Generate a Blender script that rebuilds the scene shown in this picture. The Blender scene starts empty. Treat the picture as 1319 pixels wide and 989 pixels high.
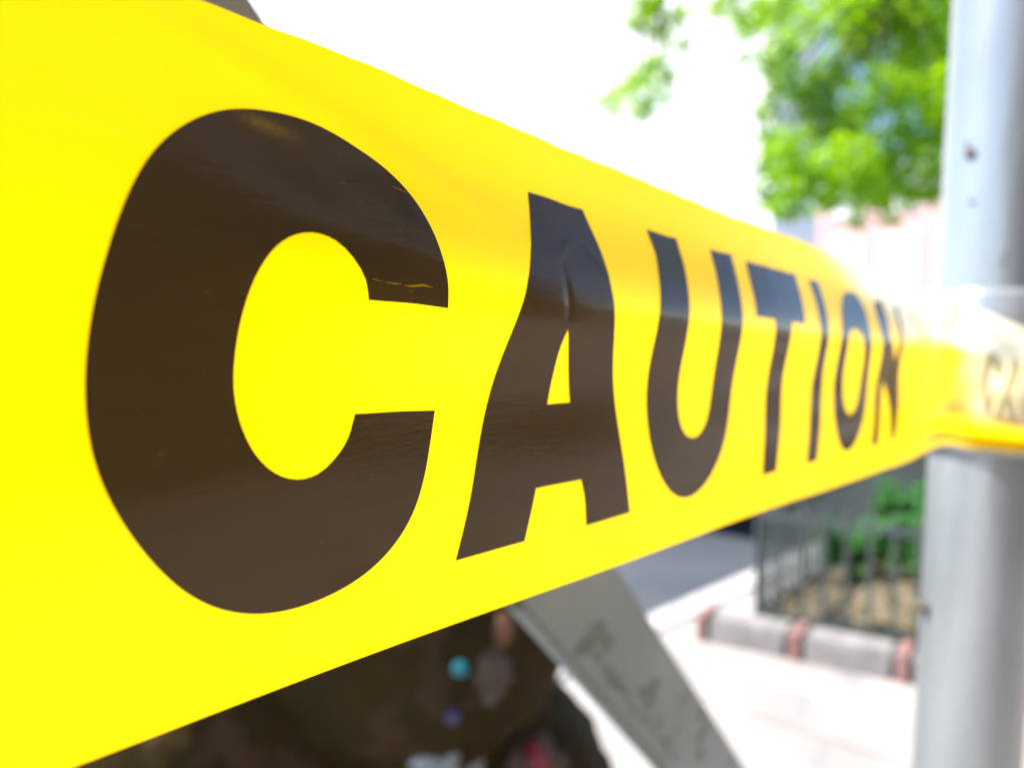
import bpy, bmesh, math, random
from mathutils import Vector, Matrix, Euler, noise
from mathutils.geometry import delaunay_2d_cdt
from mathutils.bvhtree import BVHTree
random.seed(7)
SC = bpy.context.scene
COL = SC.collection

# ---------------- camera, sky, sun, exposure ----------------
cam_data = bpy.data.cameras.new("camera")
cam = bpy.data.objects.new("camera", cam_data); COL.objects.link(cam)
cam.location = (0, 0, 1.1); cam.rotation_euler = (math.radians(90-2.5), 0, 0)
cam_data.sensor_width = 36; cam_data.lens = 36*1035/1319
cam_data.clip_start = .005; cam_data.clip_end = 600
cam_data.dof.use_dof = True; cam_data.dof.focus_distance = .108
cam_data.dof.aperture_fstop = 13.5
SC.camera = cam
SUN_DIR = Vector((-.62, .02, .90)).normalized()
world = bpy.data.worlds.new("World"); SC.world = world; world.use_nodes = True
wn = world.node_tree
for n in list(wn.nodes): wn.nodes.remove(n)
sky = wn.nodes.new('ShaderNodeTexSky'); sky.sky_type = 'NISHITA'; sky.sun_disc = False
sky.sun_elevation = math.asin(SUN_DIR.z); sky.sun_rotation = math.atan2(SUN_DIR.x, SUN_DIR.y)
sky.altitude = 1500; sky.ozone_density = 3; sky.dust_density = .4
bg = wn.nodes.new('ShaderNodeBackground'); bg.inputs[1].default_value = .15
wo = wn.nodes.new('ShaderNodeOutputWorld')
wn.links.new(sky.outputs[0], bg.inputs[0]); wn.links.new(bg.outputs[0], wo.inputs[0])
sl = bpy.data.lights.new("sun", 'SUN'); sl.energy = 4.9; sl.angle = math.radians(.5); sl.color = (1, .95, .88)
sun = bpy.data.objects.new("sun", sl); COL.objects.link(sun)
sun.rotation_euler = SUN_DIR.to_track_quat('Z', 'Y').to_euler()
SC.view_settings.view_transform = 'Standard'; SC.view_settings.look = 'None'
SC.view_settings.exposure = 1.62; SC.view_settings.gamma = 1
SC.cycles.max_bounces = 8; SC.cycles.sample_clamp_indirect = 8

# ---------------- helpers ----------------
def obj(name, bm, mat=None, parent=None, smooth=False, loc=None):
    me = bpy.data.meshes.new(name)
    if isinstance(bm, bmesh.types.BMesh): bm.to_mesh(me); bm.free()
    else: me.from_pydata(*bm); me.update()
    if mat: me.materials.append(mat)
    if smooth:
        for p in me.polygons: p.use_smooth = True
    o = bpy.data.objects.new(name, me); COL.objects.link(o)
    if parent: o.parent = parent
    if loc: o.location = loc
    return o
def link_mesh(name, me, parent, loc=(0, 0, 0), rot=(0, 0, 0), scale=(1, 1, 1)):
    o = bpy.data.objects.new(name, me); COL.objects.link(o); o.parent = parent
    o.location = loc; o.rotation_euler = rot; o.scale = scale
    return o
def tag(o, label=None, cat=None, group=None, kind=None):
    if label: o['label'] = label
    if cat: o['category'] = cat
    if group: o['group'] = group
    if kind: o['kind'] = kind
    return o
def thing(name, label, cat, loc=(0, 0, 0), rotz=0, group=None):
    o = bpy.data.objects.new(name, None); COL.objects.link(o); o.empty_display_size = .1
    o.location = loc; o.rotation_euler = (0, 0, rotz)
    return tag(o, label, cat, group)
def box(bm, lo, hi, mtx=None):
    vs = [bm.verts.new((x, y, z)) for x in (lo[0], hi[0]) for y in (lo[1], hi[1]) for z in (lo[2], hi[2])]
    if mtx is not None:
        for v in vs: v.co = mtx @ v.co
    for f in ((0,1,3,2), (4,6,7,5), (0,4,5,1), (2,3,7,6), (0,2,6,4), (1,5,7,3)): bm.faces.new([vs[i] for i in f])
    return vs
def bevel(bm, w, seg=2):
    bmesh.ops.recalc_face_normals(bm, faces=bm.faces)
    bmesh.ops.bevel(bm, geom=list(bm.edges), offset=w, segments=seg, affect='EDGES', clamp_overlap=True)
def bbox(lo, hi, w=.004, seg=2):
    bm = bmesh.new(); box(bm, lo, hi); bevel(bm, w, seg); return bm
def tube(bm, pts, radii, n=16, cap=True):
    rings = []
    for i, p in enumerate(pts):
        p = Vector(p)
        d = (Vector(pts[min(i+1, len(pts)-1)])-Vector(pts[max(i-1, 0)])).normalized()
        a = d.orthogonal().normalized() if i == 0 else (rings[-1][1]-d*rings[-1][1].dot(d)).normalized()
        b = d.cross(a); r = radii[i] if hasattr(radii, '__len__') else radii
        rings.append(([bm.verts.new(p+(a*math.cos(t)+b*math.sin(t))*r) for t in [2*math.pi*k/n for k in range(n)]], a))
    for (r0, _), (r1, _) in zip(rings, rings[1:]):
        for k in range(n): bm.faces.new((r0[k], r0[(k+1) % n], r1[(k+1) % n], r1[k]))
    if cap: bm.faces.new(list(reversed(rings[0][0]))); bm.faces.new(rings[-1][0])
def mat(name, col, rough=.6, metal=0, col2=None, scale=8, detail=6, bump=0, bscale=60, transl=0, tcol=None, coat=0, spots=None, spec=.5, stretch=None, lo=.35, hi=.65, coords='Object'):
    m = bpy.data.materials.new(name); m.use_nodes = True; nt = m.node_tree; N = nt.nodes; L = nt.links
    p = N['Principled BSDF']; out = N['Material Output']
    p.inputs['Base Color'].default_value = (*col, 1); p.inputs['Roughness'].default_value = rough
    p.inputs['Metallic'].default_value = metal; p.inputs['Specular IOR Level'].default_value = spec
    p.inputs['Coat Weight'].default_value = coat
    tc = N.new('ShaderNodeTexCoord'); src = tc.outputs[coords]
    if stretch:
        mp = N.new('ShaderNodeMapping'); mp.inputs['Scale'].default_value = stretch; L.new(src, mp.inputs[0]); src = mp.outputs[0]
    cs = None
    if col2:
        nz = N.new('ShaderNodeTexNoise'); nz.inputs['Scale'].default_value = scale; nz.inputs['Detail'].default_value = detail; L.new(src, nz.inputs[0])
        mr = N.new('ShaderNodeMapRange'); mr.inputs[1].default_value = lo; mr.inputs[2].default_value = hi; L.new(nz.outputs[0], mr.inputs[0])
        mx = N.new('ShaderNodeMix'); mx.data_type = 'RGBA'; mx.inputs[6].default_value = (*col, 1); mx.inputs[7].default_value = (*col2, 1)
        L.new(mr.outputs[0], mx.inputs[0]); cs = mx.outputs[2]
    if spots:
        sc_, th, c3 = spots
        n3 = N.new('ShaderNodeTexNoise'); n3.inputs['Scale'].default_value = sc_; n3.inputs['Detail'].default_value = 3; L.new(src, n3.inputs[0])
        m3 = N.new('ShaderNodeMapRange'); m3.inputs[1].default_value = th; m3.inputs[2].default_value = th+.04; L.new(n3.outputs[0], m3.inputs[0])
        x3 = N.new('ShaderNodeMix'); x3.data_type = 'RGBA'; L.new(m3.outputs[0], x3.inputs[0])
        if cs: L.new(cs, x3.inputs[6])
        else: x3.inputs[6].default_value = (*col, 1)
        x3.inputs[7].default_value = (*c3, 1); cs = x3.outputs[2]
    if cs: L.new(cs, p.inputs['Base Color'])
    if bump:
        n2 = N.new('ShaderNodeTexNoise'); n2.inputs['Scale'].default_value = bscale; n2.inputs['Detail'].default_value = 5; L.new(src, n2.inputs[0])
        bp = N.new('ShaderNodeBump'); bp.inputs['Strength'].default_value = bump; bp.inputs['Distance'].default_value = .3/bscale
        L.new(n2.outputs[0], bp.inputs['Height']); L.new(bp.outputs[0], p.inputs['Normal'])
    if transl:
        t = N.new('ShaderNodeBsdfTranslucent'); t.inputs[0].default_value = (*(tcol or col), 1)
        ms = N.new('ShaderNodeMixShader'); ms.inputs[0].default_value = transl
        L.new(p.outputs[0], ms.inputs[1]); L.new(t.outputs[0], ms.inputs[2]); L.new(ms.outputs[0], out.inputs[0])
    return m

# ---- tape surface (metres) ----
FPX, CX, CY, PITCH, CAMZ = 1035.0, 659.5, 494.5, math.radians(2.5), 1.1

def on_depth(px, py, Z):
    """world point seen at photo pixel px,py at camera depth Z"""
    a, b = (px-CX)/FPX*Z, (CY-py)/FPX*Z
    return Vector((a, Z*math.cos(PITCH)+b*math.sin(PITCH), CAMZ-Z*math.sin(PITCH)+b*math.cos(PITCH)))

def z_at(py, Y):
    k = (CY-py)/FPX; t = math.tan(PITCH)
    return CAMZ+Y*(k-t)/(1+k*t)

def to_px(p):
    y, z = p[1], p[2]-CAMZ
    d = y*math.cos(PITCH)-z*math.sin(PITCH); u = y*math.sin(PITCH)+z*math.cos(PITCH)
    return CX+FPX*p[0]/d, CY-FPX*u/d

def _tape_stations():
    pts = []
    for px in (115, 350, 600, 850, 1020, 1120, 1180):
        Z = 103.573/(1484-px)
        pts.append(((px-CX)/FPX*Z, Z, z_at(378+.3885*(px-1220), Z), z_at(590-.371*(px-1190), Z)))
    a, b = pts[0], pts[-1]
    back = tuple(a[i]-(b[i]-a[i])*1.6 for i in range(4))
    back2 = tuple(a[i]-(b[i]-a[i])*.25 for i in range(4))
    pts = [back, back2]+pts
    for px, Z, yt, yb in ((1222, .374, 379, 573), (1262, .398, 397, 578), (1319, .418, 422, 583), (1400, .445, 455, 590), (1520, .50, 480, 600), (1700, .66, 500, 610)):
        pts.append(((px-CX)/FPX*Z, Z, z_at(yt, Z), z_at(yb, Z)))
    s = [0.0]
    for p, q in zip(pts, pts[1:]): s.append(s[-1]+math.hypot(q[0]-p[0], q[1]-p[1]))
    off = s[2]
    return [x-off for x in s], pts
TS, TP = _tape_stations()
def _slopes():
    n = len(TS); m = []
    for i in range(n):
        a, b = max(0, i-1), min(n-1, i+1)
        m.append(tuple((TP[b][k]-TP[a][k])/(TS[b]-TS[a]) for k in range(4)))
    return m
TM = _slopes()
def tape_axis(s):
    i = 0
    while i < len(TS)-2 and s > TS[i+1]: i += 1
    h = TS[i+1]-TS[i]; t = (s-TS[i])/h
    a, b, c, d = 2*t**3-3*t*t+1, t**3-2*t*t+t, -2*t**3+3*t*t, t**3-t*t
    a1, b1, c1, d1 = 6*t*t-6*t, 3*t*t-4*t+1, -6*t*t+6*t, 3*t*t-2*t
    v = [a*TP[i][k]+b*h*TM[i][k]+c*TP[i+1][k]+d*h*TM[i+1][k] for k in range(4)]
    g = [(a1*TP[i][k]+b1*h*TM[i][k]+c1*TP[i+1][k]+d1*h*TM[i+1][k])/h for k in range(2)]
    l = math.hypot(*g)
    return v, g[0]/l, g[1]/l
def sstep(a, b, x):
    t = min(1, max(0, (x-a)/(b-a))); return t*t*(3-2*t)
def tape_bulge(s, v):
    """metres toward the reading side; v runs 0 at the top edge to 1 at the bottom edge"""
    amp = .0032*sstep(.0, .045, s)*(1-.35*sstep(.30, .36, s))
    n = amp*math.exp(-((v-.34)/.155)**2)
    n += .0010*math.sin(2.2*v+.5)*math.cos(s*17+.4)+.0004*math.sin(s*46+3*v)+.00015*math.sin(s*120-7*v+1)*sstep(.1, .3, s)
    n -= .0025*sstep(.55, 1.0, v)**2                                   # lower edge falls away
    back = sstep(.24, .33, s)*(1-sstep(.335, .40, s))
    q = .36-v
    if q > 0: n -= (.0032+.0033*back)*(1-.8*sstep(.335, .40, s))*(q/.36)**1.25      # upper band leans back near the post
    cr = sstep(.335, .40, s)                                           # pleats gathered at the post
    n += cr*(.0022*math.exp(-((v-.80)/.06)**2)-.0032*math.exp(-((v-.90)/.035)**2)+.0012*math.sin(s*95+v*9)*math.sin(v*3.1))
    if .06 < s < .105:                                                 # small forked crease above the counter of the A
        y = v*.076; c1 = s-(.0745+(y-.020)*.16)
        n -= .00007*math.exp(-(c1/.0008)**2)*sstep(.0185, .021, y)*(1-sstep(.028, .032, y))
        c2 = y-(.0205-.10*abs(s-.080)**.9-.004*math.sin((s-.075)*260)*(s > .075))
        n += .00012*math.exp(-(c2/.0010)**2)*sstep(.064, .069, s)*(1-sstep(.088, .094, s))
    if -.01 < s < .075:                                                # long faint fold slanting down from the top edge
        c3 = (v-(.06+3.1*(s-.013)))*.076
        n += .00013*math.exp(-(c3/.0022)**2)*sstep(.0, .02, s)*(1-sstep(.05, .07, s))
    return n
EDGE_LIFT = .0016
def tape_pt(s, v, lift=0.0):
    p, tx, ty = tape_axis(s)
    n = tape_bulge(s, v)+lift
    edge = .0002*math.sin(s*70)+.00008*math.sin(s*190+1)+.00006*math.sin(s*520)
    z = p[2]+edge*(1-v)+(p[3]-p[2])*v
    z += EDGE_LIFT*(1-sstep(.03, .16, s))*(1-v)**2
    return Vector((p[0]+ty*n, p[1]-tx*n, z))
GLYPHS = {
    'C': [[[45.87,0.3937],[45.42,0.3447],[44.89,0.3053],[43.73,0.2536],[42.2,0.2102],[37.93,0.1688],[31.93,0.1425],[26.3,0.1269],[22.07,0.1222],[16.99,0.1337],[12.68,0.1539],[9.04,0.183],[5.91,0.2274],[4.14,0.2661],[2.37,0.3172],[0.87,0.3658],[-0.15,0.4172],[-0.94,0.468],[-1.27,0.5185],[-1.18,0.5648],[-0.62,0.6121],[0.42,0.6518],[2.5,0.7048],[5.78,0.7637],[9.39,0.8119],[13.25,0.8462],[17.85,0.869],[22.76,0.8793],[29.19,0.8757],[35.43,0.8519],[39.3,0.8202],[43.21,0.7644],[44.64,0.7027],[45.55,0.6189],[46.02,0.5748],[31.38,0.5742],[30.33,0.6136],[28.56,0.6491],[25.99,0.6714],[22.8,0.6751],[19.32,0.6588],[16.74,0.6286],[14.96,0.5829],[14.27,0.5392],[14.16,0.5198],[14.28,0.475],[15.02,0.4217],[16.32,0.3727],[18.27,0.3322],[20.83,0.306],[23.96,0.2925],[27.56,0.3028],[29.76,0.329],[31.16,0.3628],[31.82,0.3938]]],
    'A': [[[69.69,0.1301],[86.31,0.1316],[89.0,0.2181],[89.46,0.3121],[90.42,0.3975],[94.05,0.5315],[96.52,0.6627],[100.13,0.7706],[103.12,0.8682],[87.42,0.8711],[85.9,0.7986],[84.31,0.7546],[71.12,0.7552],[70.41,0.8005],[69.28,0.8687],[52.54,0.8697],[53.57,0.8102],[54.9,0.7476],[55.17,0.6686],[57.25,0.5743],[58.71,0.5017],[60.78,0.4304],[62.39,0.3823],[63.9,0.3253],[66.35,0.2638],[67.97,0.2189],[68.96,0.1728]],[[76.18,0.4146],[78.14,0.4929],[79.86,0.5725],[73.34,0.5749],[74.16,0.5114],[75.0,0.4501]]],
    'U': [[[109.35,0.1352],[110.59,0.196],[109.41,0.2611],[107.44,0.3172],[106.68,0.3632],[106.42,0.4085],[105.97,0.4759],[106.2,0.5378],[106.75,0.6003],[107.34,0.6472],[109.03,0.7121],[112.27,0.7713],[117.14,0.8271],[122.8,0.8638],[127.47,0.8762],[133.7,0.875],[139.28,0.8427],[143.89,0.7827],[146.84,0.7096],[147.99,0.644],[148.42,0.5697],[148.82,0.5042],[148.18,0.429],[147.01,0.3552],[148.24,0.2809],[150.28,0.2028],[150.63,0.13],[138.36,0.1354],[138.2,0.2024],[136.37,0.2775],[134.89,0.3406],[135.29,0.4007],[136.18,0.4527],[136.55,0.5063],[136.84,0.5682],[136.42,0.6224],[134.52,0.6654],[131.79,0.694],[128.0,0.7012],[124.26,0.6881],[121.66,0.6565],[120.55,0.6145],[119.83,0.5638],[119.96,0.5065],[120.15,0.4488],[119.58,0.3919],[119.65,0.3351],[121.22,0.2764],[122.66,0.2088],[122.51,0.1334]]],
    'T': [[[158.45,0.1392],[194.8,0.1412],[195.15,0.1963],[192.79,0.3281],[181.7,0.3267],[181.66,0.3779],[181.81,0.441],[183.37,0.5478],[184.75,0.7005],[184.4,0.7874],[184.97,0.8664],[174.25,0.8682],[172.89,0.7756],[171.65,0.6496],[171.19,0.5458],[170.38,0.454],[169.31,0.4024],[168.78,0.3241],[156.31,0.3233],[157.71,0.2319]]],
    'I': [[[205.36,0.1476],[215.4,0.1436],[215.44,0.2309],[212.63,0.3168],[214.14,0.4103],[218.84,0.5532],[216.8,0.6737],[216.94,0.8617],[207.89,0.8667],[207.13,0.7623],[206.98,0.5998],[208.07,0.4833],[206.02,0.4028],[204.79,0.3012],[206.95,0.2191]]],
    'O': [[[245.53,0.1373],[254.23,0.1581],[257.51,0.2209],[255.77,0.3024],[256.65,0.3822],[261.59,0.4763],[263.71,0.5876],[260.53,0.6957],[256.38,0.8015],[252.29,0.8534],[245.1,0.8686],[237.72,0.8395],[231.49,0.77],[228.08,0.6793],[227.17,0.5916],[226.55,0.5052],[224.42,0.4193],[223.5,0.3346],[227.92,0.2581],[233.62,0.191],[239.39,0.154]],[[241.59,0.3071],[245.92,0.3348],[248.64,0.3837],[251.25,0.448],[253.31,0.5422],[251.72,0.6358],[247.54,0.6884],[243.59,0.7018],[239.05,0.6777],[236.02,0.6064],[235.33,0.5418],[234.13,0.4662],[232.97,0.4046],[232.55,0.3553],[236.05,0.321]]],
    'N': [[[272.23,0.1672],[283.76,0.1626],[277.9,0.3253],[290.77,0.4527],[290.16,0.3731],[294.25,0.277],[305.38,0.1667],[311.11,0.1629],[299.53,0.3158],[300.32,0.424],[308.56,0.633],[310.53,0.8568],[304.42,0.8463],[289.84,0.6284],[280.15,0.5472],[281.65,0.694],[285.47,0.8683],[274.02,0.8489],[271.4,0.6232],[273.04,0.4948],[269.42,0.4052],[267.25,0.291]]],
}

# ---------------- materials ----------------
M = dict(
    slab=mat('concrete', (.285, .265, .245), .85, col2=(.215, .20, .188), scale=2.2, bump=.3, bscale=90, spots=(5, .62, (.19, .18, .175))),
    kerbstone=mat('granite kerb', (.40, .39, .38), .8, col2=(.28, .27, .27), scale=12, bump=.3, bscale=120),
    asphalt=mat('asphalt', (.044, .050, .060), .75, col2=(.026, .031, .040), scale=1.3, bump=.5, bscale=150),
    ground=mat('earth', (.16, .15, .13), .95, col2=(.11, .10, .09), scale=.4),
    pale=mat('pale render', (.84, .81, .77), .85, col2=(.76, .73, .70), scale=.6),
    frame=mat('white frame paint', (.82, .81, .80), .5),
    blind=mat('drawn blinds behind glass', (.74, .72, .73), .25, col2=(.64, .62, .66), scale=1.0),
    brown=mat('unseen_brownstone', (.085, .043, .026), .8, col2=(.055, .028, .018), scale=.8, bump=.3, bscale=20),
    added_greystone=mat('added grey stone facing', (.33, .31, .34), .8, col2=(.27, .26, .28), scale=2),
    browntrim=mat('dark brown trim', (.05, .028, .018), .6),
    darkglass=mat('dark glass', (.02, .024, .03), .06),
    bed_stone=mat('bed edging stone', (.235, .225, .215), .8, col2=(.15, .14, .135), scale=14, bump=.4, bscale=90),
    redbrick=mat('red brick', (.24, .10, .085), .8, col2=(.24, .15, .13), scale=20, bump=.4, bscale=80),
    iron=mat('dark green iron', (.040, .052, .052), .5, col2=(.055, .06, .055), scale=30, bump=.2, bscale=200),
    soil=mat('soil and leaf litter', (.115, .095, .06), .95, col2=(.085, .065, .035), scale=24, bump=.8, bscale=30, spots=(40, .64, (.24, .20, .11))),
    leaf=mat('leaf', (.14, .28, .003), .5, col2=(.09, .24, .004), scale=1.6, transl=.55, tcol=(.46, .74, .002), coords='Object', lo=.4, hi=.6),
    plantleaf=mat('bed plant leaf', (.035, .14, .025), .45, col2=(.05, .18, .03), scale=8, transl=.35, tcol=(.05, .24, .02)),
    litter=mat('dry leaf', (.25, .205, .11), .8, col2=(.13, .10, .05), scale=10, transl=.2, tcol=(.4, .3, .1)),
    bark=mat('bark', (.12, .09, .065), .9, col2=(.07, .055, .04), scale=12, stretch=(1, 1, .25), bump=.8, bscale=25),
    steel=mat('weathered grey paint', (.32, .33, .325), .33, metal=.5, col2=(.26, .27, .265), scale=22, stretch=(1, 1, .35), bump=.2, bscale=90, spots=(48, .69, (.20, .17, .13)), coat=.15),
    galv=mat('galvanised brace', (.215, .245, .230), .5, col2=(.175, .198, .180), scale=9, bump=.2, bscale=140, metal=.15, spots=(34, .60, (.095, .105, .082))),
    galvdark=mat('dark scribbled ink', (.105, .12, .11), .6),
    rust=mat('rusty bolt', (.13, .10, .075), .8, col2=(.07, .055, .04), scale=200),
    carpaint=mat('dark blue car paint', (.06, .08, .115), .3, coat=.8),
    rubber=mat('tyre rubber', (.018, .018, .018), .8),
    alloy=mat('wheel metal', (.45, .45, .46), .3, metal=.9),
    redlens=mat('red lamp lens', (.35, .01, .01), .15, coat=.5),
    plate=mat('plate', (.6, .6, .58), .5),
    bag=mat('dark brown plastic refuse bag', (.024, .0165, .004), .7, col2=(.036, .022, .006), scale=7, bump=.5, bscale=26, spec=.08, spots=(9, .56, (.046, .028, .013))),
    turq=mat('turquoise plastic', (.010, .15, .18), .35),
    violet=mat('violet plastic', (.035, .03, .085), .4),
    paper=mat('crumpled white paper', (.42, .42, .41), .8, col2=(.25, .25, .25), scale=30, bump=.6, bscale=40),
    tan=mat('tan paper', (.10, .06, .038), .8, col2=(.055, .034, .02), scale=20, bump=.4, bscale=50),
    redpack=mat('red packet', (.22, .010, .014), .45),
    orange=mat('orange wrapper', (.12, .045, .014), .6),
)
# bricks too far off to tell apart: courses in the material
def brick_mat():
    m = mat('far red brick', (.45, .17, .12), .85); nt = m.node_tree; N = nt.nodes; L = nt.links
    tc = N.new('ShaderNodeTexCoord'); sp = N.new('ShaderNodeSeparateXYZ'); cb = N.new('ShaderNodeCombineXYZ')
    L.new(tc.outputs['Object'], sp.inputs[0]); L.new(sp.outputs[0], cb.inputs[0]); L.new(sp.outputs[2], cb.inputs[1])
    b = N.new('ShaderNodeTexBrick'); b.inputs['Color1'].default_value = (.66, .40, .39, 1); b.inputs['Color2'].default_value = (.60, .33, .33, 1)
    b.inputs['Mortar'].default_value = (.5, .42, .38, 1); b.inputs['Scale'].default_value = 1; b.inputs['Brick Width'].default_value = .22
    b.inputs['Row Height'].default_value = .075; b.inputs['Mortar Size'].default_value = .008
    L.new(cb.outputs[0], b.inputs[0]); L.new(b.outputs[0], N['Principled BSDF'].inputs['Base Color']); return m
M['brick'] = brick_mat()

# ---------------- ground, road, pavement (u runs along the street, w across it) ----------------
U = Vector((.68, .73, 0)).normalized(); W = Vector((U.y, -U.x, 0)); K0 = Vector((.56, 3.29, 0))+W*.16
ANG = math.atan2(U.y, U.x)
def street(a, b, z=0): return K0+U*a+W*b+Vector((0, 0, z))
def frame_empty_matrix(a=0, b=0): return Matrix.Translation(street(a, b)) @ Matrix.Rotation(ANG, 4, 'Z')   # local x = U, local y = -W
g = bmesh.new(); box(g, (-250, -250, -.9), (250, 250, -.16))
tag(obj('ground', g, M['ground']), kind='structure')
g = bmesh.new(); box(g, (-60, .17, -.15), (90, 7.6, -.125))
road = obj('road', g, M['asphalt'], loc=K0); road.rotation_euler = (0, 0, ANG); tag(road, kind='structure')
g = bmesh.new(); box(g, (-60, -12, -.155), (90, .0, -.03))
pav = obj('pavement', g, M['kerbstone'], loc=K0); pav.rotation_euler = (0, 0, ANG); tag(pav, kind='structure')
slab_me = []
for k in range(4):
    g = bbox((-.744, -.744, -.035), (.744, .744, .0+.0015*k), .006, 1); me = bpy.data.meshes.new('paving_slab'); g.to_mesh(me); g.free(); me.materials.append(M['slab']); slab_me.append(me)
for i in range(-5, 9):
    for j in range(0, 4):
        link_mesh('paving_slab', random.choice(slab_me), pav, (i*1.5+.2, -.76-j*1.5, 0), (0, 0, random.choice((0, math.pi))))
g = bbox((-.745, .002, -.15), (.745, .16, .004), .015, 2); me = bpy.data.meshes.new('kerb_stone'); g.to_mesh(me); g.free(); me.materials.append(M['kerbstone'])
kerb = bpy.data.objects.new('kerb', None); COL.objects.link(kerb); kerb.location = K0; kerb.rotation_euler = (0, 0, ANG); tag(kerb, kind='structure')
for i in range(-5, 14): link_mesh('kerb_stone', me, kerb, (i*1.5+.4, 0, 0))
g = bmesh.new(); box(g, (-60, 7.6, -.155), (90, 13, .0))
fp = obj('far_pavement', g, M['slab'], loc=K0); fp.rotation_euler = (0, 0, ANG); tag(fp, kind='structure')

# ---------------- buildings ----------------
def building(name, label, origin, xdir, width, depth, height, wallmat, rows, cols, ww, wh, floor, z0, glassm, framem, trimm, group=None, door=None, upper=None):
    """front face runs from origin along xdir; local y points away behind the front"""
    t = thing(name, label, 'building', origin, math.atan2(xdir.y, xdir.x), group)
    g = bmesh.new(); box(g, (0, 0, -.15), (width, depth, height)); obj('wall', g, wallmat, t)
    g = bmesh.new(); box(g, (-.05, -.25, height-.5), (width+.05, -.003, height+.3)); box(g, (-.03, -.14, height-.8), (width+.03, -.003, height-.5)); obj('cornice', g, trimm, t)
    g = bmesh.new(); box(g, (-.02, -.05, z0+floor-1.15), (width+.02, -.003, z0+floor-.95)); obj('string_course', g, trimm, t)
    g = bmesh.new(); box(g, (.3, .3, height+.001), (width-.3, depth-.3, height+.2)); obj('roof', g, trimm, t)
    fr = bmesh.new(); b = .09
    if upper: 
        g = bmesh.new(); box(g, (.002, -.03, upper[0]), (width-.002, -.001, height-.81)); obj('added_facing', g, upper[1], t)  # pale facing added for its reflection in the ink
    for lo, hi in (((-ww/2-b, -.06, -b), (-ww/2, -.002, wh+b)), ((ww/2, -.06, -b), (ww/2+b, -.002, wh+b)), ((-ww/2, -.06, wh), (ww/2, -.002, wh+b)), ((-ww/2, -.06, -b), (ww/2, -.002, 0)), ((-ww/2, -.05, wh*.5-.03), (ww/2, -.002, wh*.5+.03))): box(fr, lo, hi)
    fme = bpy.data.meshes.new('window'); fr.to_mesh(fme); fr.free(); fme.materials.append(framem)
    pn = bmesh.new(); box(pn, (-ww/2+.001, -.025, .001), (ww/2-.001, -.004, wh*.5-.031)); box(pn, (-ww/2+.001, -.03, wh*.5+.031), (ww/2-.001, -.004, wh-.001)); pme = bpy.data.meshes.new('pane'); pn.to_mesh(pme); pn.free(); pme.materials.append(glassm)
    si = bmesh.new(); box(si, (-ww/2-.15, -.07, -b-.10), (ww/2+.15, -.003, -b-.002)); sme = bpy.data.meshes.new('sill'); si.to_mesh(sme); si.free(); sme.materials.append(trimm)
    for r in range(rows):
        for c in range(cols):
            x = width*(c+.5)/cols
            if r == 0 and door is not None and c in door:
                g = bmesh.new(); box(g, (x-.6, -.08, 0), (x+.6, -.003, 2.5)); d = obj('door', g, M['browntrim'], t)
                g = bmesh.new(); bmesh.ops.create_icosphere(g, subdivisions=2, radius=.035, matrix=Matrix.Translation((x+.45, -.11, 1.1))); obj('handle', g, M['alloy'], d)
                continue
            w = link_mesh('window', fme, t, (x, 0, z0+floor*r)); link_mesh('pane', pme, w); link_mesh('sill', sme, w)
    return t
# pale corner building across the street: front faces back along the street
PR = Vector((7.05, 22, 0))
building('pale_building', 'tall pale sunlit building filling the white space above the caution tape', PR-W*30, W, 30, 3, 21, M['pale'], 6, 12, 1.15, 1.9, 3.3, 1.2, M['blind'], M['frame'], M['pale'], door=(5,))
building('brick_building', 'pinkish red brick building low behind the street tree beyond the tape', Vector((12.3, 38, 0)), W, 18, 10, 8.6, M['brick'], 3, 8, 1.2, 1.8, 3.0, 1.1, M['blind'], M['frame'], M['frame'], door=(3,))
building('unseen_brownstone', 'unseen dark brown terraced house front on the near side pavement', street(-9, 4.9), U, 13, 9, 14.2, M['brown'], 4, 8, 1.1, 1.8, 2.9, 1.2, M['darkglass'], M['browntrim'], M['brown'], door=(2, 6), upper=(3.2, M['added_greystone'])).scale = (1, -1, 1)  # out of view; height and pale facing shaped for ink reflections and post shade

# ---------------- fenced tree bed ----------------
B0 = Vector((.90, 3.03, 0)); BX = Vector((.83, -.56, 0)).normalized(); BY = Vector((.62, .785, 0)).normalized()
def bedp(x, y, z=0): return B0+BX*x+BY*y+Vector((0, 0, z))
BL, BD = 2.1, 3.6
# soil mound
n = 46; vs, fs = [], []
for i in range(n+1):
    for j in range(n+1):
        x, y = BL*i/n, BD*j/n
        e = min(x, BL-x, y, BD-y)
        h = .05+.16*sstep(0, .8, e)+.03*noise.noise(Vector((x*4, y*4, 0)))+.02*noise.noise(Vector((x*14, y*14, 3)))
        vs.append(bedp(x, y, h))
for i in range(n):
    for j in range(n): a = i*(n+1)+j; fs.append((a, a+n+1, a+n+2, a+1))
tag(obj('soil', (vs, [], fs), M['soil'], smooth=True), kind='structure')
# fallen leaves over the soil
random.seed(3)
vs, fs = [], []
for k in range(2600):
    x, y = random.uniform(.05, BL-.05), random.uniform(.05, BD-.05); e = min(x, BL-x, y, BD-y)
    c = bedp(x, y, .075+.16*sstep(0, .8, e)+.03*noise.noise(Vector((x*4, y*4, 0)))); r = random.uniform(.010, .026)
    R = Euler((random.uniform(-.6, .6), random.uniform(-.6, .6), random.uniform(0, 6))).to_matrix(); b = len(vs)
    vs += [c+R@Vector(q)*r for q in ((-1, 0, 0), (0, -.5, .15), (1, 0, 0), (0, .5, .15))]; fs.append((b, b+1, b+2, b+3))
tag(obj('leaf_litter', (vs, [], fs), M['litter']), 'dry yellow brown leaves scattered over the soil inside the iron fence', 'fallen leaves', kind='stuff')
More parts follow.
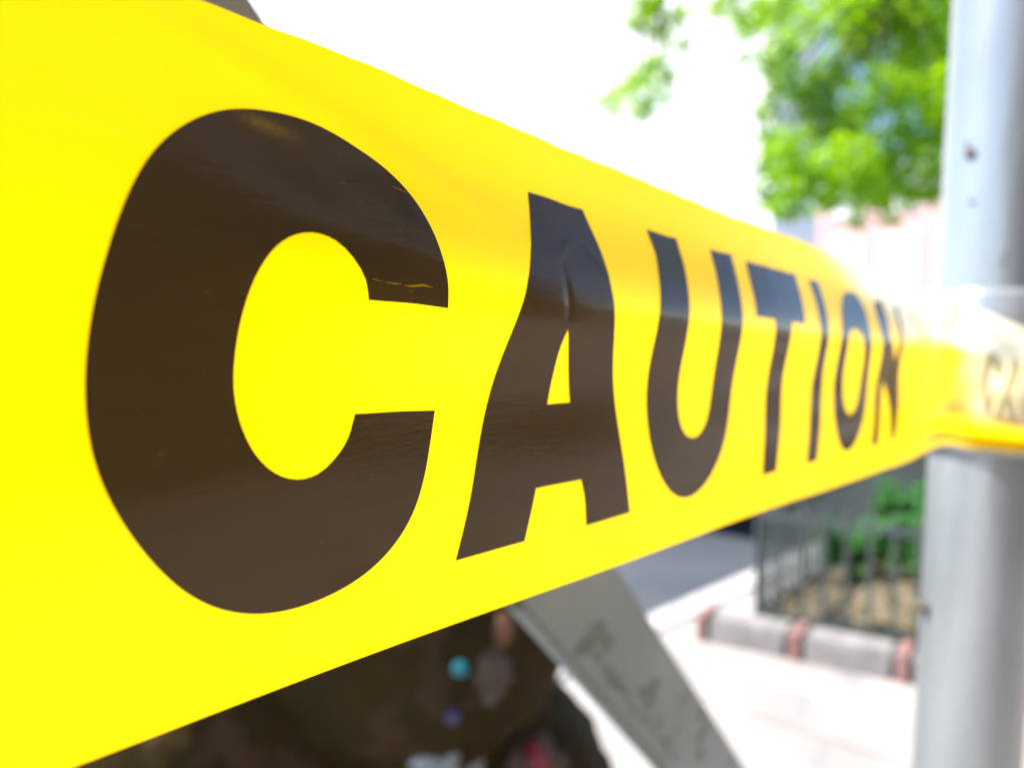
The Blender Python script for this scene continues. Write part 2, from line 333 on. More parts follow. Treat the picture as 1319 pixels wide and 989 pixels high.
# stone edging with upright red bricks between the stones
edge = thing('bed_edging', 'low grey stone edging with red brick dividers round the fenced bed', 'edging', B0, math.atan2(BX.y, BX.x))
def edging(L, horizontal, sign):
    m = .315
    k = 0; x = -.13 if horizontal else .0
    while x < L:
        g = bbox((x+.024, -.15, -.002), (min(L, x+m), -.012, .095+random.uniform(-.004, .004)), .012, 2)
        o = obj('edging_stone', g, M['bed_stone'], edge)
        r = bbox((x-.018, -.158, -.002), (x+.018, -.006, .104+random.uniform(-.004, .006)), .006, 1)
        o2 = obj('brick', r, M['redbrick'], edge)
        if not horizontal:
            for q in (o, o2): q.rotation_euler = (0, 0, math.atan2(BY.y, BY.x)-math.atan2(BX.y, BX.x)); q.scale = (1, -1, 1)
        x += m+.03; k += 1
edging(BL, True, 1)
# iron fence
fence = thing('iron_fence', 'low dark iron fence with thin pickets round the planted bed', 'fence', B0)
pk = bmesh.new(); box(pk, (-.008, -.008, .04), (.008, .008, .50)); 
v = pk.verts.new((0, 0, .53)); top = [q for q in pk.verts if abs(q.co.z-.5) < 1e-5]
f = [f for f in pk.faces if all(q in top for q in f.verts)][0]; loop = list(f.verts); pk.faces.remove(f)
for a_, b_ in zip(loop, loop[1:]+loop[:1]): pk.faces.new((a_, b_, v))
pme = bpy.data.meshes.new('picket'); pk.to_mesh(pme); pk.free(); pme.materials.append(M['iron'])
def fence_run(p, q, skip=False):
    d = (q-p); L = d.length; d.normalize(); nn = int(L/.078); az = math.atan2(d.y, d.x)
    for i in range(1, nn): link_mesh('picket', pme, fence, p+d*(i*L/nn)-B0, (0, 0, az))
    for z0, z1 in ((.085, .105), (.455, .477)):
        g = bmesh.new(); box(g, (0, -.011, z0), (L, .011, z1)); r = obj('rail', g, M['iron'], fence, loc=p-B0); r.rotation_euler = (0, 0, az)
    g = bbox((-.013, -.013, 0), (.013, .013, .54), .004, 1); bmesh.ops.create_icosphere(g, subdivisions=2, radius=.021, matrix=Matrix.Translation((0, 0, .555)))
    obj('fence_post', g, M['iron'], fence, loc=p-B0)
c = [bedp(.03, .03), bedp(BL-.03, .03), bedp(BL-.03, BD-.03), bedp(.03, BD-.03)]
for i in range(4): fence_run(c[i], c[(i+1) % 4])
# leafy plants in the bed
def leaf_faces(vs, fs, c, d, up, L, Wd):
    s = d.cross(up).normalized(); b = len(vs)
    vs += [c, c+d*L*.45+s*Wd+up*L*.06, c+d*L-up*L*.18, c+d*L*.45-s*Wd+up*L*.06, c+d*L*.5-up*L*.03]
    fs += [(b, b+4, b+1), (b+1, b+4, b+2), (b+2, b+4, b+3), (b+3, b+4, b)]
def plant(c, h, n, label):
    t = thing('leafy_plant', label, 'plant', c, 0, 'green plants in the fenced bed')
    vs, fs = [], []; g = bmesh.new()
    for k in range(n):
        a = random.uniform(0, 6.28); lean = random.uniform(.1, .75); p0 = Vector((math.cos(a)*.02, math.sin(a)*.02, 0)); hh = h*random.uniform(.55, 1)
        tip = Vector((math.cos(a)*lean*hh*.8, math.sin(a)*lean*hh*.8, hh)); mid = (p0+tip)/2+Vector((0, 0, hh*.12))
        tube(g, [p0, mid, tip], [.004, .003, .0015], 5)
        for q in range(7):
            f_ = .3+.7*q/6; pp = p0.lerp(mid, f_*2) if f_ < .5 else mid.lerp(tip, f_*2-1)
            aa = a+random.uniform(-1.8, 1.8); d = Vector((math.cos(aa), math.sin(aa), random.uniform(-.2, .5))).normalized()
            up = (Vector((0, 0, 1))-d*d.z).normalized(); leaf_faces(vs, fs, pp, d, up, random.uniform(.09, .16), random.uniform(.02, .035))
    obj('stems', g, M['plantleaf'], t); obj('foliage', (vs, [], fs), M['plantleaf'], t)
random.seed(12)
plant(bedp(.20, .70, .10), .25, 16, 'leftmost green leafy plant in the fenced bed')
plant(bedp(.40, .70, .14), .30, 20, 'bright green leafy plant in the middle of the fenced bed')
plant(bedp(.60, .50, .13), .24, 14, 'low green plant close behind the near pickets of the bed')
plant(bedp(.95, .8, .18), .36, 18, 'green plant half hidden behind the grey post')
plant(bedp(.25, 1.4, .14), .32, 16, 'darker leafy plant at the back of the fenced bed')

# ---------------- street tree in the bed ----------------
tree = thing('street_tree', 'bright green leafy street tree hanging over the right of the scene behind the grey post', 'tree', (3.0, 5.05, .1))
T0 = tree.location.copy()
g = bmesh.new()
tube(g, [(0, 0, 0), (.02, .03, 1), (-.03, .05, 2.1), (.0, .12, 3.2), (.05, .3, 4.6), (.0, .5, 6)], [.15, .115, .10, .09, .06, .03], 14)
obj('trunk', g, M['bark'], tree, smooth=True)
random.seed(21)
# clumps: world centre, radius, leaves
clumps = []
def fill(lo, hi, n, r, k, y=None):
    for _ in range(n): clumps.append((Vector([random.uniform(lo[i], hi[i]) for i in range(3)]), r*random.uniform(.7, 1.25), k))
def cl(px, py, Y, r, k):                                               # a hanging clump laid out by bearing and distance
    clumps.append((Vector(((px-CX)/FPX*Y, Y, z_at(py, Y))), r, k))
for px, py, Y, r, k in (
    (1010, 190, 7.2, .17, 170), (1030, 235, 7.2, .16, 150), (1040, 130, 7.6, .17, 190), (1080, 210, 7.0, .22, 260), (1070, 160, 7.8, .2, 220), (1110, 250, 7.0, .17, 150),
    (1130, 190, 7.4, .24, 290), (1120, 120, 7.0, .20, 230), (1165, 230, 7.2, .2, 220), (1185, 170, 7.6, .25, 300), (1170, 100, 7.2, .22, 260), (1200, 60, 7.4, .25, 280), (1210, 240, 7.3, .16, 160), (1200, 120, 6.6, .2, 200),
    (1150, 40, 7.6, .22, 230), (1100, 60, 7.4, .15, 120), (1060, 95, 7.5, .13, 110), (1005, 100, 7.4, .13, 100), (1000, 60, 7.8, .15, 120), (960, 25, 7.6, .14, 100), (1030, 30, 7.9, .15, 70), (985, 10, 7.2, .15, 110), (925, 8, 7.4, .10, 50), (1100, 5, 7.2, .2, 180), (1180, 10, 7.0, .2, 220),
    (955, 75, 7.8, .07, 18), (948, 120, 7.9, .04, 6), (1000, 262, 7.5, .10, 45), (1060, 262, 7.4, .08, 35), (1100, 285, 7.2, .05, 16), (1145, 285, 7.2, .05, 12), (1000, 225, 7.7, .1, 50), (1240, 150, 7, .3, 300), (1300, 100, 7, .35, 350), (1380, 120, 7, .4, 350),
    (805, 118, 8.2, .22, 42), (830, 100, 8.2, .16, 24), (848, 130, 8.2, .16, 22), (785, 125, 8.3, .08, 24), (838, 82, 8.0, .06, 25), (825, 145, 8.2, .07, 20), (850, 40, 8.2, .09, 38), (815, 30, 8.2, .06, 22), (870, 20, 8, .07, 25), (835, 5, 8, .1, 45), (875, 60, 8.1, .05, 12), (860, 100, 8.1, .05, 14)):
    cl(px, py, Y, r, k)
visible_n = len(clumps)
for px, py in ((980, 140), (978, 175), (976, 205), (982, 235), (984, 260), (988, 150), (992, 185), (986, 215), (990, 250), (1010, 275), (990, 120), (1030, 270), (985, 85)): cl(px, py, 7.9, .08, 26)
for _ in range(32): cl(random.uniform(1015, 1360), random.uniform(-20, 245), random.uniform(8, 9.2), .22, 130)
for px, py in ((815, 125), (835, 110), (800, 135), (845, 95), (825, 95), (850, 25), (835, 15), (865, 35), (825, 30), (790, 110), (850, 120), (915, 15), (950, 10)): cl(px+random.uniform(-22, 22), py+random.uniform(-22, 22), 8.1, .17, 28)
fill((3.6, 5.6, 5.8), (5.8, 9.4, 7.8), 22, .5, 200)
fill((4.6, 4.5, 3.4), (6.6, 8, 6), 16, .45, 200)
fill((1.2, 6.5, 5.4), (3.4, 9, 6.6), 12, .3, 60)
vs, fs = [], []
for c_, r, k in clumps:
    for _ in range(int(k*1.7)):
        while True:
            d = Vector([random.uniform(-1, 1) for _ in range(3)])
            if d.length < 1: break
        p = c_+Vector((d.x*1.15, d.y*1.3, d.z*.95))*r*1.25
        dd = Vector((random.gauss(0, 1), random.gauss(0, 1), random.gauss(-.5, .6))).normalized(); up = dd.orthogonal().normalized()
        up.rotate(Matrix.Rotation(random.uniform(0, 6.28), 3, dd)); leaf_faces(vs, fs, p-T0, dd, up, random.uniform(.055, .10), random.uniform(.018, .03))
cr = obj('crown', (vs, [], fs), M['leaf'], tree); cr['kind'] = 'stuff'
limbs = bmesh.new()
hubs = [Vector((2.0, 7.2, 5.0)), Vector((3.4, 7.2, 4.4)), Vector((4.8, 7, 4.8)), Vector((1.4, 8, 5.3)), Vector((3, 7.4, 6.2))]
for h in hubs: tube(limbs, [Vector((.0, .12, 3.2)), (h-T0)*.5+Vector((0, 0, 1.9)), h-T0], [.06, .045, .02], 8)
for i, (c_, r, k) in enumerate(clumps):
    h = min(hubs, key=lambda q: (q-c_).length); tube(limbs, [h-T0, (h-T0).lerp(c_-T0, .55)+Vector((0, 0, .12)), c_-T0], [.014, .009, .004], 5)
obj('limbs', limbs, M['bark'], tree)

# ---------------- parked car beyond the bed ----------------
def car(name, label, a, b, paint, L=4.4, Wd=1.75):
    t = thing(name, label, 'car', street(a, b, -.125), ANG, 'cars parked along the kerb')   # local x forward along U, local y = -W
    prof = [(0, .38), (.02, .62), (.10, .88), (.55, .98), (.95, 1.36), (1.35, 1.46), (2.35, 1.44), (2.85, 1.22), (3.25, .98), (4.1, .86), (4.36, .68), (4.4, .40), (4.25, .22), (.15, .22)]
    g = bmesh.new(); ring = []
    for yy, ins in ((0, .10), (.08, .0), (Wd-.08, .0), (Wd, .10)):
        row = []
        for x, z in prof:
            y = yy
            if z > .95: y = yy+(.16 if yy < Wd/2 else -.16)*min(1, (z-.95)/.45)
            row.append(g.verts.new((x*L/4.4 if ins == 0 else (x-2.2)*.985*L/4.4+2.2*L/4.4, y, z if ins == 0 else (z-.8)*.95+.8)))
        ring.append(row)
    n = len(prof)
    for r0, r1 in zip(ring, ring[1:]):
        for k in range(n): g.faces.new((r0[k], r0[(k+1) % n], r1[(k+1) % n], r1[k]))
    g.faces.new(list(reversed(ring[0]))); g.faces.new(ring[-1]); bevel(g, .02, 2)
    obj('body', g, paint, t, smooth=False)
    for x in (.85, 3.5):
        for s, y in ((1, -.012), (-1, Wd+.012)):
            w = bmesh.new(); tube(w, [(x, y, .31), (x, y+s*.03, .31), (x, y+s*.17, .31), (x, y+s*.2, .31)], [.27, .31, .31, .27], 28); wh = obj('wheel', w, M['rubber'], t)
            w = bmesh.new(); tube(w, [(x, y-s*.006, .31), (x, y+s*.02, .31)], [.19, .2], 24)
            for q in range(5):
                m_ = Matrix.Translation((x, y-s*.012, .31)) @ Matrix.Rotation(q*math.tau/5, 4, 'Y'); box(w, (-.022, -.008, .03), (.022, .008, .19), m_)
            obj('rim', w, M['alloy'], wh)
    for y, s in ((.0, -1), (Wd, 1)):
        for pts in ([(1.02, 1.02), (1.35, 1.37), (1.95, 1.38), (1.95, 1.02)], [(2.05, 1.02), (2.05, 1.38), (2.35, 1.36), (2.78, 1.16), (2.95, 1.02)]):
            g = bmesh.new(); v_ = []
            for off in (.012, -.01):
                v_.append([g.verts.new((x, y-s*.155*min(1, (z-.95)/.45)+s*off, z)) for x, z in pts])
            m_ = len(pts); g.faces.new(v_[0]); g.faces.new(list(reversed(v_[1])))
            for k in range(m_): g.faces.new((v_[0][k], v_[1][k], v_[1][(k+1) % m_], v_[0][(k+1) % m_]))
            bmesh.ops.recalc_face_normals(g, faces=g.faces); obj('side_window', g, M['darkglass'], t)
    for (x0, z0), (x1, z1), nm in (((.60, 1.02), (.93, 1.33), 'rear_window'), ((3.15, 1.04), (2.88, 1.2), 'windscreen')):
        g = bmesh.new(); q = [g.verts.new(p) for p in ((x0-.012*(1 if nm[0] == 'r' else -1), .2, z0+.012), (x0-.012*(1 if nm[0] == 'r' else -1), Wd-.2, z0+.012), (x1-.012*(1 if nm[0] == 'r' else -1), Wd-.26, z1+.012), (x1-.012*(1 if nm[0] == 'r' else -1), .26, z1+.012))]
        g.faces.new(q); ex = bmesh.ops.extrude_face_region(g, geom=list(g.faces)); bmesh.ops.translate(g, vec=(0, 0, -.02), verts=[v for v in ex['geom'] if isinstance(v, bmesh.types.BMVert)]); bmesh.ops.recalc_face_normals(g, faces=g.faces)
        obj(nm, g, M['darkglass'], t)
    for y in (.12, Wd-.40): obj('tail_light', bbox((-.012, y, .68), (.06, y+.28, .82), .01), M['redlens'], t)
    obj('bumper', bbox((-.05, .06, .30), (.10, Wd-.06, .50), .03, 3), paint, t)
    obj('number_plate', bbox((-.062, Wd/2-.16, .35), (-.045, Wd/2+.16, .45), .003, 1), M['plate'], t)
    return t
car('parked_car', 'dark blue car parked at the kerb beyond the iron fence', 1.9, -.30, M['carpaint'])

# ---------------- grey scaffold post ----------------
PX, PY = .2742, .462
post = thing('scaffold_post', 'upright grey painted metal post behind the far end of the tape', 'post', (PX, PY, 0))
lean = math.tan(math.radians(1.75))
def pc(z): return Vector(((z-1.1)*lean, 0, z))
g = bmesh.new(); zz = [.02+.13*i for i in range(20)]; tube(g, [pc(z) for z in zz], .0283, 64); obj('pipe', g, M['steel'], post, smooth=True)
g = bmesh.new(); zc0, zc1 = z_at(588, .44), z_at(372, .44)
tube(g, [pc(zc0), pc(zc0+.001), pc(zc0+.004), pc(zc1-.004), pc(zc1-.001), pc(zc1)], [.029, .0315, .033, .033, .0315, .029], 64); obj('collar', g, M['steel'], post, smooth=True)
obj('base_plate', bbox((-.075-1.1*lean, -.075, 0), (.075-1.1*lean, .075, .012), .003), M['steel'], post)
def stud(px, py, r, h, lbl=None):
    z = z_at(py, .44); c_ = pc(z)
    # side of the pipe that is seen at this bearing
    best = min(((abs(to_px((PX+c_.x+.0283*math.cos(t), PY+.0283*math.sin(t), z))[0]-px), t) for t in [math.pi+k*.01 for k in range(200)]))
    d = Vector((math.cos(best[1]), math.sin(best[1]), 0))
    g = bmesh.new(); tube(g, [c_+d*.027, c_+d*(.0283+h*.7), c_+d*(.0283+h)], [r, r, r*.6], 6); return obj('bolt', g, M['rust'], post)
stud(1250, 193, .0032, .0022); stud(1252, 258, .0014, .0008); stud(1194, 797, .0032, .005); stud(1246, 180, .0012, .001)

# ---------------- slanting brace ----------------
A0 = on_depth(190, 35, .186); A1 = on_depth(910, 989, .575); AD = (A1-A0).normalized()
nrm = Vector((.40, -.87, .0)); nrm = (nrm-AD*nrm.dot(AD)).normalized(); side = AD.cross(nrm).normalized()
brace = thing('barricade_leg', 'slanting grey flat metal leg with faint scribble passing behind the tape', 'brace', A0)
gx = bmesh.new(); prof = []
Lb = (A0.z-.01)/-AD.z; hw = .024; th = .006
out = [(-.018+hw-hw*math.cos(t)-.0, hw*math.sin(t)) for t in [math.pi*.5*(1-k/10) for k in range(11)]]
poly = [(Lb, hw)]+[(-.018+hw*(1-math.sin(math.pi*k/24)), hw*math.cos(math.pi*k/24)) for k in range(25)]+[(Lb, -hw)]
vv = [[gx.verts.new(AD*a_+side*b_+nrm*z_) for a_, b_ in poly] for z_ in (th/2, -th/2)]
gx.faces.new(vv[0]); gx.faces.new(list(reversed(vv[1])))
for k in range(len(poly)): j = (k+1) % len(poly); gx.faces.new((vv[0][k], vv[1][k], vv[1][j], vv[0][j]))
bmesh.ops.recalc_face_normals(gx, faces=gx.faces)
bmesh.ops.bevel(gx, geom=[e for e in gx.edges if len(e.link_faces) == 2 and e.calc_face_angle(0) > 1.2], offset=.001, segments=2, affect='EDGES')
obj('flat_bar', gx, M['galv'], brace)
# turned flange along the far edge
gf = bmesh.new(); vv = [gf.verts.new(AD*a_+side*b_+nrm*c_) for a_ in (.03, Lb) for b_, c_ in ((-hw, -th/2-.0002), (-hw+th, -th/2-.0002), (-hw+th, -.022), (-hw, -.022))]
for q in ((0,1,2,3), (7,6,5,4), (0,4,5,1), (1,5,6,2), (2,6,7,3), (3,7,4,0)): gf.faces.new([vv[i] for i in q])
bmesh.ops.recalc_face_normals(gf, faces=gf.faces); obj('flange', gf, M['galv'], brace)
sg = 1 if side.x < 0 else -1
ge = bmesh.new(); tube(ge, [AD*.02+side*hw*sg, AD*Lb+side*hw*sg], .0042, 10); obj('rolled_edge', ge, M['galv'], brace, smooth=True)
# handwriting scribble
def bar_uv(px, py):
    k = .45
    for _ in range(60):
        pass
    # intersect the sight line with the face plane
    o = Vector((0, 0, CAMZ)); d = on_depth(px, py, 1)-o; q = A0+nrm*(th/2+.0003); tt = (q-o).dot(nrm)/d.dot(nrm); return o+d*tt-A0
gs = bmesh.new()
strokes = [[(764, 838), (768, 848), (774, 842), (772, 852)], [(775, 856), (781, 866), (787, 860), (789, 872), (782, 876)], [(790, 872), (799, 884), (796, 890), (806, 886), (808, 898)], [(806, 896), (816, 912), (812, 918)],
           [(822, 884), (827, 890), (823, 896)], [(818, 914), (830, 930), (836, 926), (838, 936)], [(846, 920), (852, 930), (846, 936)], [(842, 940), (853, 955), (860, 950), (862, 962)], [(856, 962), (868, 976), (874, 974)]]
for st in strokes: tube(gs, [bar_uv(*p) for p in st], .0005, 5)
s_ = obj('scribble', gs, M['galvdark'], brace); s_['label'] = 'dark handwritten scribble on the grey leg'

# ---------------- refuse bags ----------------
bags = []
def bag(label, c_, r, seed, knot=True):
    t = thing('refuse_bag', label, 'refuse bag', (c_[0], c_[1], max(0, c_[2]-r[2])), 0, 'dark refuse bags heaped by the barricade')
    g = bmesh.new(); bmesh.ops.create_icosphere(g, subdivisions=5, radius=1)
    for v in g.verts:
        n_ = v.co.normalized(); q = n_*1.7+Vector((seed*7.3, 0, 0))
        f_ = 1+.10*noise.noise(q)+.06*(1-abs(noise.noise(q*2.6)))*1.0+.06*(1-abs(noise.noise(q*5)))+.012*noise.noise(q*14)
        p = Vector((n_.x*r[0], n_.y*r[1], n_.z*r[2]))*f_
        p.z = max(p.z, -r[2]*.92); v.co = p+Vector((0, 0, r[2]))
    o = obj('sack', g, M['bag'], t, smooth=True); bags.append((t, o, r))
    if knot:
        k = bmesh.new(); zt = 2*r[2]*1.03
        tube(k, [(0, 0, zt-.05), (0, 0, zt+.01), (.01, 0, zt+.025), (.02, .01, zt+.06), (.04, .02, zt+.09)], [.06, .022, .018, .03, .045], 14)
        obj('knot', k, M['bag'], t, smooth=True)
bag('broad dark brown refuse bag at the bottom right of the heap', (-.21, 1.42, .28), (.355, .33, .27), 1, False)
bag('dark brown refuse bag at the bottom left of the heap', (-.86, 1.48, .27), (.36, .34, .28), 2, False)
bag('dark brown refuse bag on top of the heap beside the slanting leg', (-.20, 1.34, .70), (.30, .28, .27), 3)
bag('dark brown refuse bag on top at the left of the heap', (-.76, 1.40, .73), (.30, .30, .26), 4)
bag('small dark refuse bag wedged in front at the foot of the heap', (-.53, 1.20, .17), (.24, .22, .18), 5, False)
bag('middle dark brown refuse bag filling the gap of the heap', (-.50, 1.28, .52), (.27, .24, .24), 6, False)
bpy.context.view_layer.update()
bv, bf = [], []
for t, o, r in bags:
    b0 = len(bv); mw = Matrix.Translation(t.location)
    bv += [mw@v.co for v in o.data.vertices]; bf += [[b0+i for i in p.vertices] for p in o.data.polygons]
bvh = BVHTree.FromPolygons(bv, bf)
def on_heap(px, py):
    o = Vector((0, 0, CAMZ)); d = (on_depth(px, py, 1)-o).normalized(); h = bvh.ray_cast(o, d)
    return h[0], (h[1] if h[1].dot(d) < 0 else -h[1])
def item(name, label, cat, px, py, build, m, group=None):
    p, n_ = on_heap(px, py)
    q = n_.to_track_quat('Z', 'Y'); g = bmesh.new(); build(g)
    for v in g.verts: v.co = q@v.co
    o = obj(name, g, m, smooth=True, loc=p); return tag(o, label, cat, group)
def cap_(r):
    def f(g): tube(g, [(0, 0, -.004), (0, 0, .008), (0, 0, .010)], [r, r, r*.85], 28)
    return f
def lump(rx, ry, rz, sd, rough=.5, lift=.3):
    def f(g):
        bmesh.ops.create_icosphere(g, subdivisions=4, radius=1)
        for v in g.verts:
            q = v.co*1.6+Vector((sd*9.1, 0, 0)); k = 1+rough*(noise.cell(q*1.7)*.25+noise.noise(q)*.7+noise.noise(q*3)*.4)
            v.co = Vector((v.co.x*rx, v.co.y*ry, v.co.z*rz))*k+Vector((0, 0, rz*lift))
    return f
item('bottle_cap', 'small turquoise bottle cap lying on the dark refuse bags', 'bottle cap', 593, 858, cap_(.0115), M['turq'])
item('bottle_cap', 'small dull violet bottle cap below the turquoise one', 'bottle cap', 582, 920, cap_(.0115), M['violet'])
item('crumpled_paper', 'crumpled white paper ball at the bottom edge, left one', 'paper', 560, 982, lump(.030, .024, .018, 1, .8), M['paper'], 'crumpled white papers on the refuse bags')
item('crumpled_paper', 'crumpled white paper scrap at the bottom edge, right one nearer the red packet', 'paper', 604, 992, lump(.022, .018, .012, 2, .8), M['paper'], 'crumpled white papers on the refuse bags')
item('paper_bag', 'tan crumpled paper bag under the red packet on the heap', 'paper bag', 690, 985, lump(.050, .042, .016, 3, .5), M['tan'])
item('cardboard_strip', 'dull brown strip of card lying slantwise on the heap', 'cardboard', 636, 868, lump(.022, .030, .008, 4, .8), M['tan'])
item('candy_wrapper', 'orange brown wrapper tucked under the edge of the tape on the heap', 'wrapper', 648, 808, lump(.014, .022, .007, 5, .4), M['orange'])
item('packet', 'dark red packet sticking out of the tan paper bag', 'packet', 684, 982, lump(.017, .030, .018, 6, .25, .9), M['redpack'])

# ---------------- caution tape ----------------
def tape_mat():
    m = mat('yellow plastic film', (.93, .495, .0), .24, transl=.5, tcol=(.98, .70, .0), bump=.05, bscale=40, spec=.2)
    # glare near the post is painted into the film colour (whitening), stored per point
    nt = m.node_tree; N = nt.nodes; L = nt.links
    at = N.new('ShaderNodeAttribute'); at.attribute_name = 'glare_paint'
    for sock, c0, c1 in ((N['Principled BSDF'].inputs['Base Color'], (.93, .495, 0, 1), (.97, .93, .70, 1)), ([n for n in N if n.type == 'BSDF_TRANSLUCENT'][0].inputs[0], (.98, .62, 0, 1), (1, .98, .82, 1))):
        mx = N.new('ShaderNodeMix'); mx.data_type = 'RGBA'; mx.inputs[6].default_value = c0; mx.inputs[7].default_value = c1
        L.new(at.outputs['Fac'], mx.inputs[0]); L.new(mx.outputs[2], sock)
    return m
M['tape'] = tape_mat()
GLINT = ((14.5, .145), (25.5, .161))  # ends of the reflection painted on the C
def ink_mat():
    m = mat('dark printed ink', (.031, .027, .017), .13, col2=(.042, .034, .017), scale=60, stretch=(1, 1, 6), bump=.03, bscale=260, spec=.28, transl=.30, tcol=(.070, .046, .010), spots=(520, .715, (.16, .11, .0)))
    nt = m.node_tree; N = nt.nodes; L = nt.links; p = N['Principled BSDF']
    at = N.new('ShaderNodeAttribute'); at.attribute_name = 'gloss_streak'  # golden reflection streak painted into the ink colour
    mx = N.new('ShaderNodeMix'); mx.data_type = 'RGBA'; L.new(p.inputs['Base Color'].links[0].from_socket, mx.inputs[6]); mx.inputs[7].default_value = (.42, .24, .01, 1)
    L.new(at.outputs['Fac'], mx.inputs[0]); L.new(mx.outputs[2], p.inputs['Base Color'])
    return m
M['ink'] = ink_mat()
M['glare_pale'] = mat('print paled for glare', (.56, .55, .46), .3, transl=.4, tcol=(.60, .56, .34), spots=(200, .56, (.75, .66, .25)))  # letters paled in colour to stand in for glare
tape = thing('caution_tape', 'bright yellow plastic barrier tape printed CAUTION in big dark letters', 'barrier tape', (0, 0, 0))
s0, s1, ds, nv = TS[0]+.02, TS[-1]-.02, .001, 110
ss = []; s = s0
while s < s1:
    ss.append(s); s += ds if -.06 < s < .56 else .01
vs = [tape_pt(s, j/nv) for s in ss for j in range(nv+1)]
fs = [(i*(nv+1)+j, i*(nv+1)+j+1, (i+1)*(nv+1)+j+1, (i+1)*(nv+1)+j) for i in range(len(ss)-1) for j in range(nv)]
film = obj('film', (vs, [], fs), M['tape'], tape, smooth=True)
att = film.data.attributes.new('glare_paint', 'FLOAT', 'POINT')
def glare_mask(s, v):  # how far the film colour is paled to paint the glare
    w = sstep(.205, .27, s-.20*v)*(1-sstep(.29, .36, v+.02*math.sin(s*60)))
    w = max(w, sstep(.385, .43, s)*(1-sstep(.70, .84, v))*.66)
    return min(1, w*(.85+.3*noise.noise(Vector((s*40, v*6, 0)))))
att.data.foreach_set('value', [glare_mask(s, j/nv) for s in ss for j in range(nv+1)])
def smooth_ring(r, sharp=46):
    """round the traced outline between its sharp corners"""
    n = len(r); P_ = [Vector((p[0], p[1]*76)) for p in r]; out = []
    def ang(i):
        a, b = P_[i]-P_[i-1], P_[(i+1) % n]-P_[i]; return math.degrees(a.angle(b)) if a.length and b.length else 0
    cs = [ang(i) > sharp for i in range(n)]
    for _ in range(2): P_[:] = [P_[i] if cs[i] or cs[i-1] or cs[(i+1) % n] else P_[i]*.6+(P_[i-1]+P_[(i+1) % n])*.2 for i in range(n)]
    for i in range(n):
        p0, p1, p2, p3 = P_[i-1], P_[i], P_[(i+1) % n], P_[(i+2) % n]
        m1 = (p2-p1) if cs[i] else (p2-p0)*.5
        m2 = (p2-p1) if cs[(i+1) % n] else (p3-p1)*.5
        l = (p2-p1).length
        if m1.length: m1 = m1.normalized()*l
        if m2.length: m2 = m2.normalized()*l
        k = max(1, int(l/1.0))
        for q in range(k):
            t = q/k; out.append(p1*(2*t**3-3*t*t+1)+m1*(t**3-2*t*t+t)+p2*(-2*t**3+3*t*t)+m2*(t**3-t*t))
    return out
def inside(p, rings):
    c_ = False
    for r in rings:
        for a, b in zip(r, r[1:]+r[:1]):
            if (a.y > p[1]) != (b.y > p[1]) and p[0] < (b.x-a.x)*(p[1]-a.y)/(b.y-a.y)+a.x: c_ = not c_
    return c_
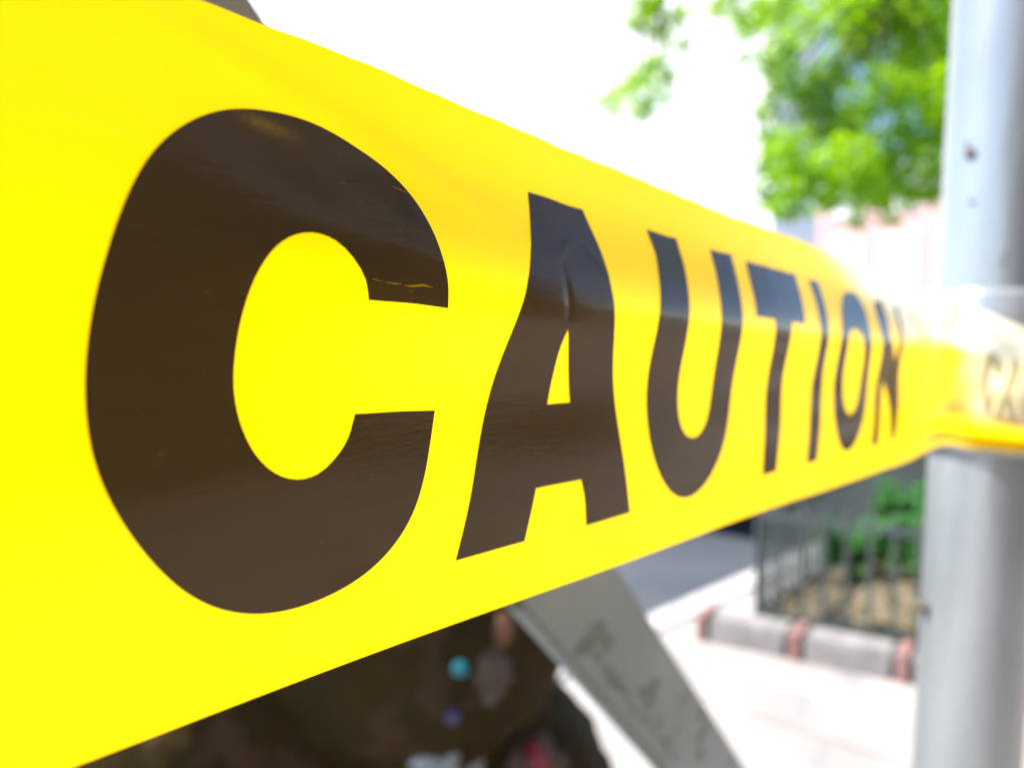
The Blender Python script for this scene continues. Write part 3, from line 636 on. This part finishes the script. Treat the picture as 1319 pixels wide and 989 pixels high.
def glyph(ch, xf=lambda s, v: (s, v), lift=.00012, name='printed_letter', m=None, rings=None):
    rings = rings or [smooth_ring(r) for r in GLYPHS[ch]]
    pts, edges = [], []
    for r in rings:
        b = len(pts); pts += r; edges += [(b+i, b+(i+1) % len(r)) for i in range(len(r))]
    x0, x1 = min(p.x for p in pts), max(p.x for p in pts); y0, y1 = min(p.y for p in pts), max(p.y for p in pts)
    st = .62; x = x0
    while x < x1:
        y = y0
        while y < y1:
            if inside((x, y), rings): pts.append(Vector((x+.01, y+.01)))
            y += st
        x += st
    V_, E_, F_, *_r = delaunay_2d_cdt(pts, edges, [], 0, 1e-5)
    F_ = [f for f in F_ if inside(((V_[f[0]].x+V_[f[1]].x+V_[f[2]].x)/3, (V_[f[0]].y+V_[f[1]].y+V_[f[2]].y)/3), rings)]
    co = []
    for p in V_:
        s_, v_ = xf(p.x/1000, p.y/76); co.append(tape_pt(s_, v_, lift))
    o = obj(name, (co, [], [tuple(f) for f in F_]), m or M['ink'], tape, smooth=True)
    if ch == 'C' and not m:                                            # golden reflection streak near the top of the C, painted into the ink
        a = o.data.attributes.new('gloss_streak', 'FLOAT', 'POINT'); w = []
        for p in V_:
            t = (p.x-GLINT[0][0])/(GLINT[1][0]-GLINT[0][0]); yc = (GLINT[0][1]+(GLINT[1][1]-GLINT[0][1])*t)*76
            w.append(.62*math.exp(-((t-.5)/.30)**2)*math.exp(-((p.y-yc)/.75)**2)*(.8+.5*noise.noise(Vector((p.x*1.2, p.y*4, 0)))))
        a.data.foreach_set('value', w)
    return o
for ch in 'CAUTION':
    o = glyph(ch); o['label'] = 'dark printed letter %s of the first word CAUTION' % ch
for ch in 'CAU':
    o = glyph(ch, lambda s_, v_: (.421+s_*.37, .28+(v_-.12)*.62), m=M['glare_pale']); o['label'] = 'small faint letter %s starting the next word near the post' % ch
# scratches where the ink has flaked at the tip of the C
def sliver(name, pts, w, label):
    """thin flaked-ink slivers along a line of (s mm, v)"""
    P_ = [Vector((a, b*76)) for a, b in pts]; up, dn = [], []
    for i, p in enumerate(P_):
        d = (P_[min(i+1, len(P_)-1)]-P_[max(i-1, 0)]).normalized(); nn_ = Vector((-d.y, d.x)); ww = w*(.2 if i in (0, len(P_)-1) else random.uniform(.5, 1.2))
        up.append(p+nn_*ww); dn.append(p-nn_*ww)
    o = glyph(None, rings=[up+dn[::-1]], lift=.00020, name=name, m=M['tape']); o['label'] = label
random.seed(5)
SCR = {}
for pts, w in (([(31.97, .3608), (32.82, .3619), (33.81, .3628)], .05), ([(34.19, .3636), (35.6, .3646), (36.91, .3643)], .07), ([(37.32, .3664), (38.82, .3657), (40.63, .3618), (42.4, .363)], .11),
               ([(38.2, .3742), (39.02, .3732)], .09), ([(37.81, .2027), (39.02, .2047), (40.39, .2076)], .05), ([(5.18, .2395), (5.46, .2458)], .16)):
    sliver('ink_flake', pts, w, 'thin yellow scratch where ink has flaked from the letter C')
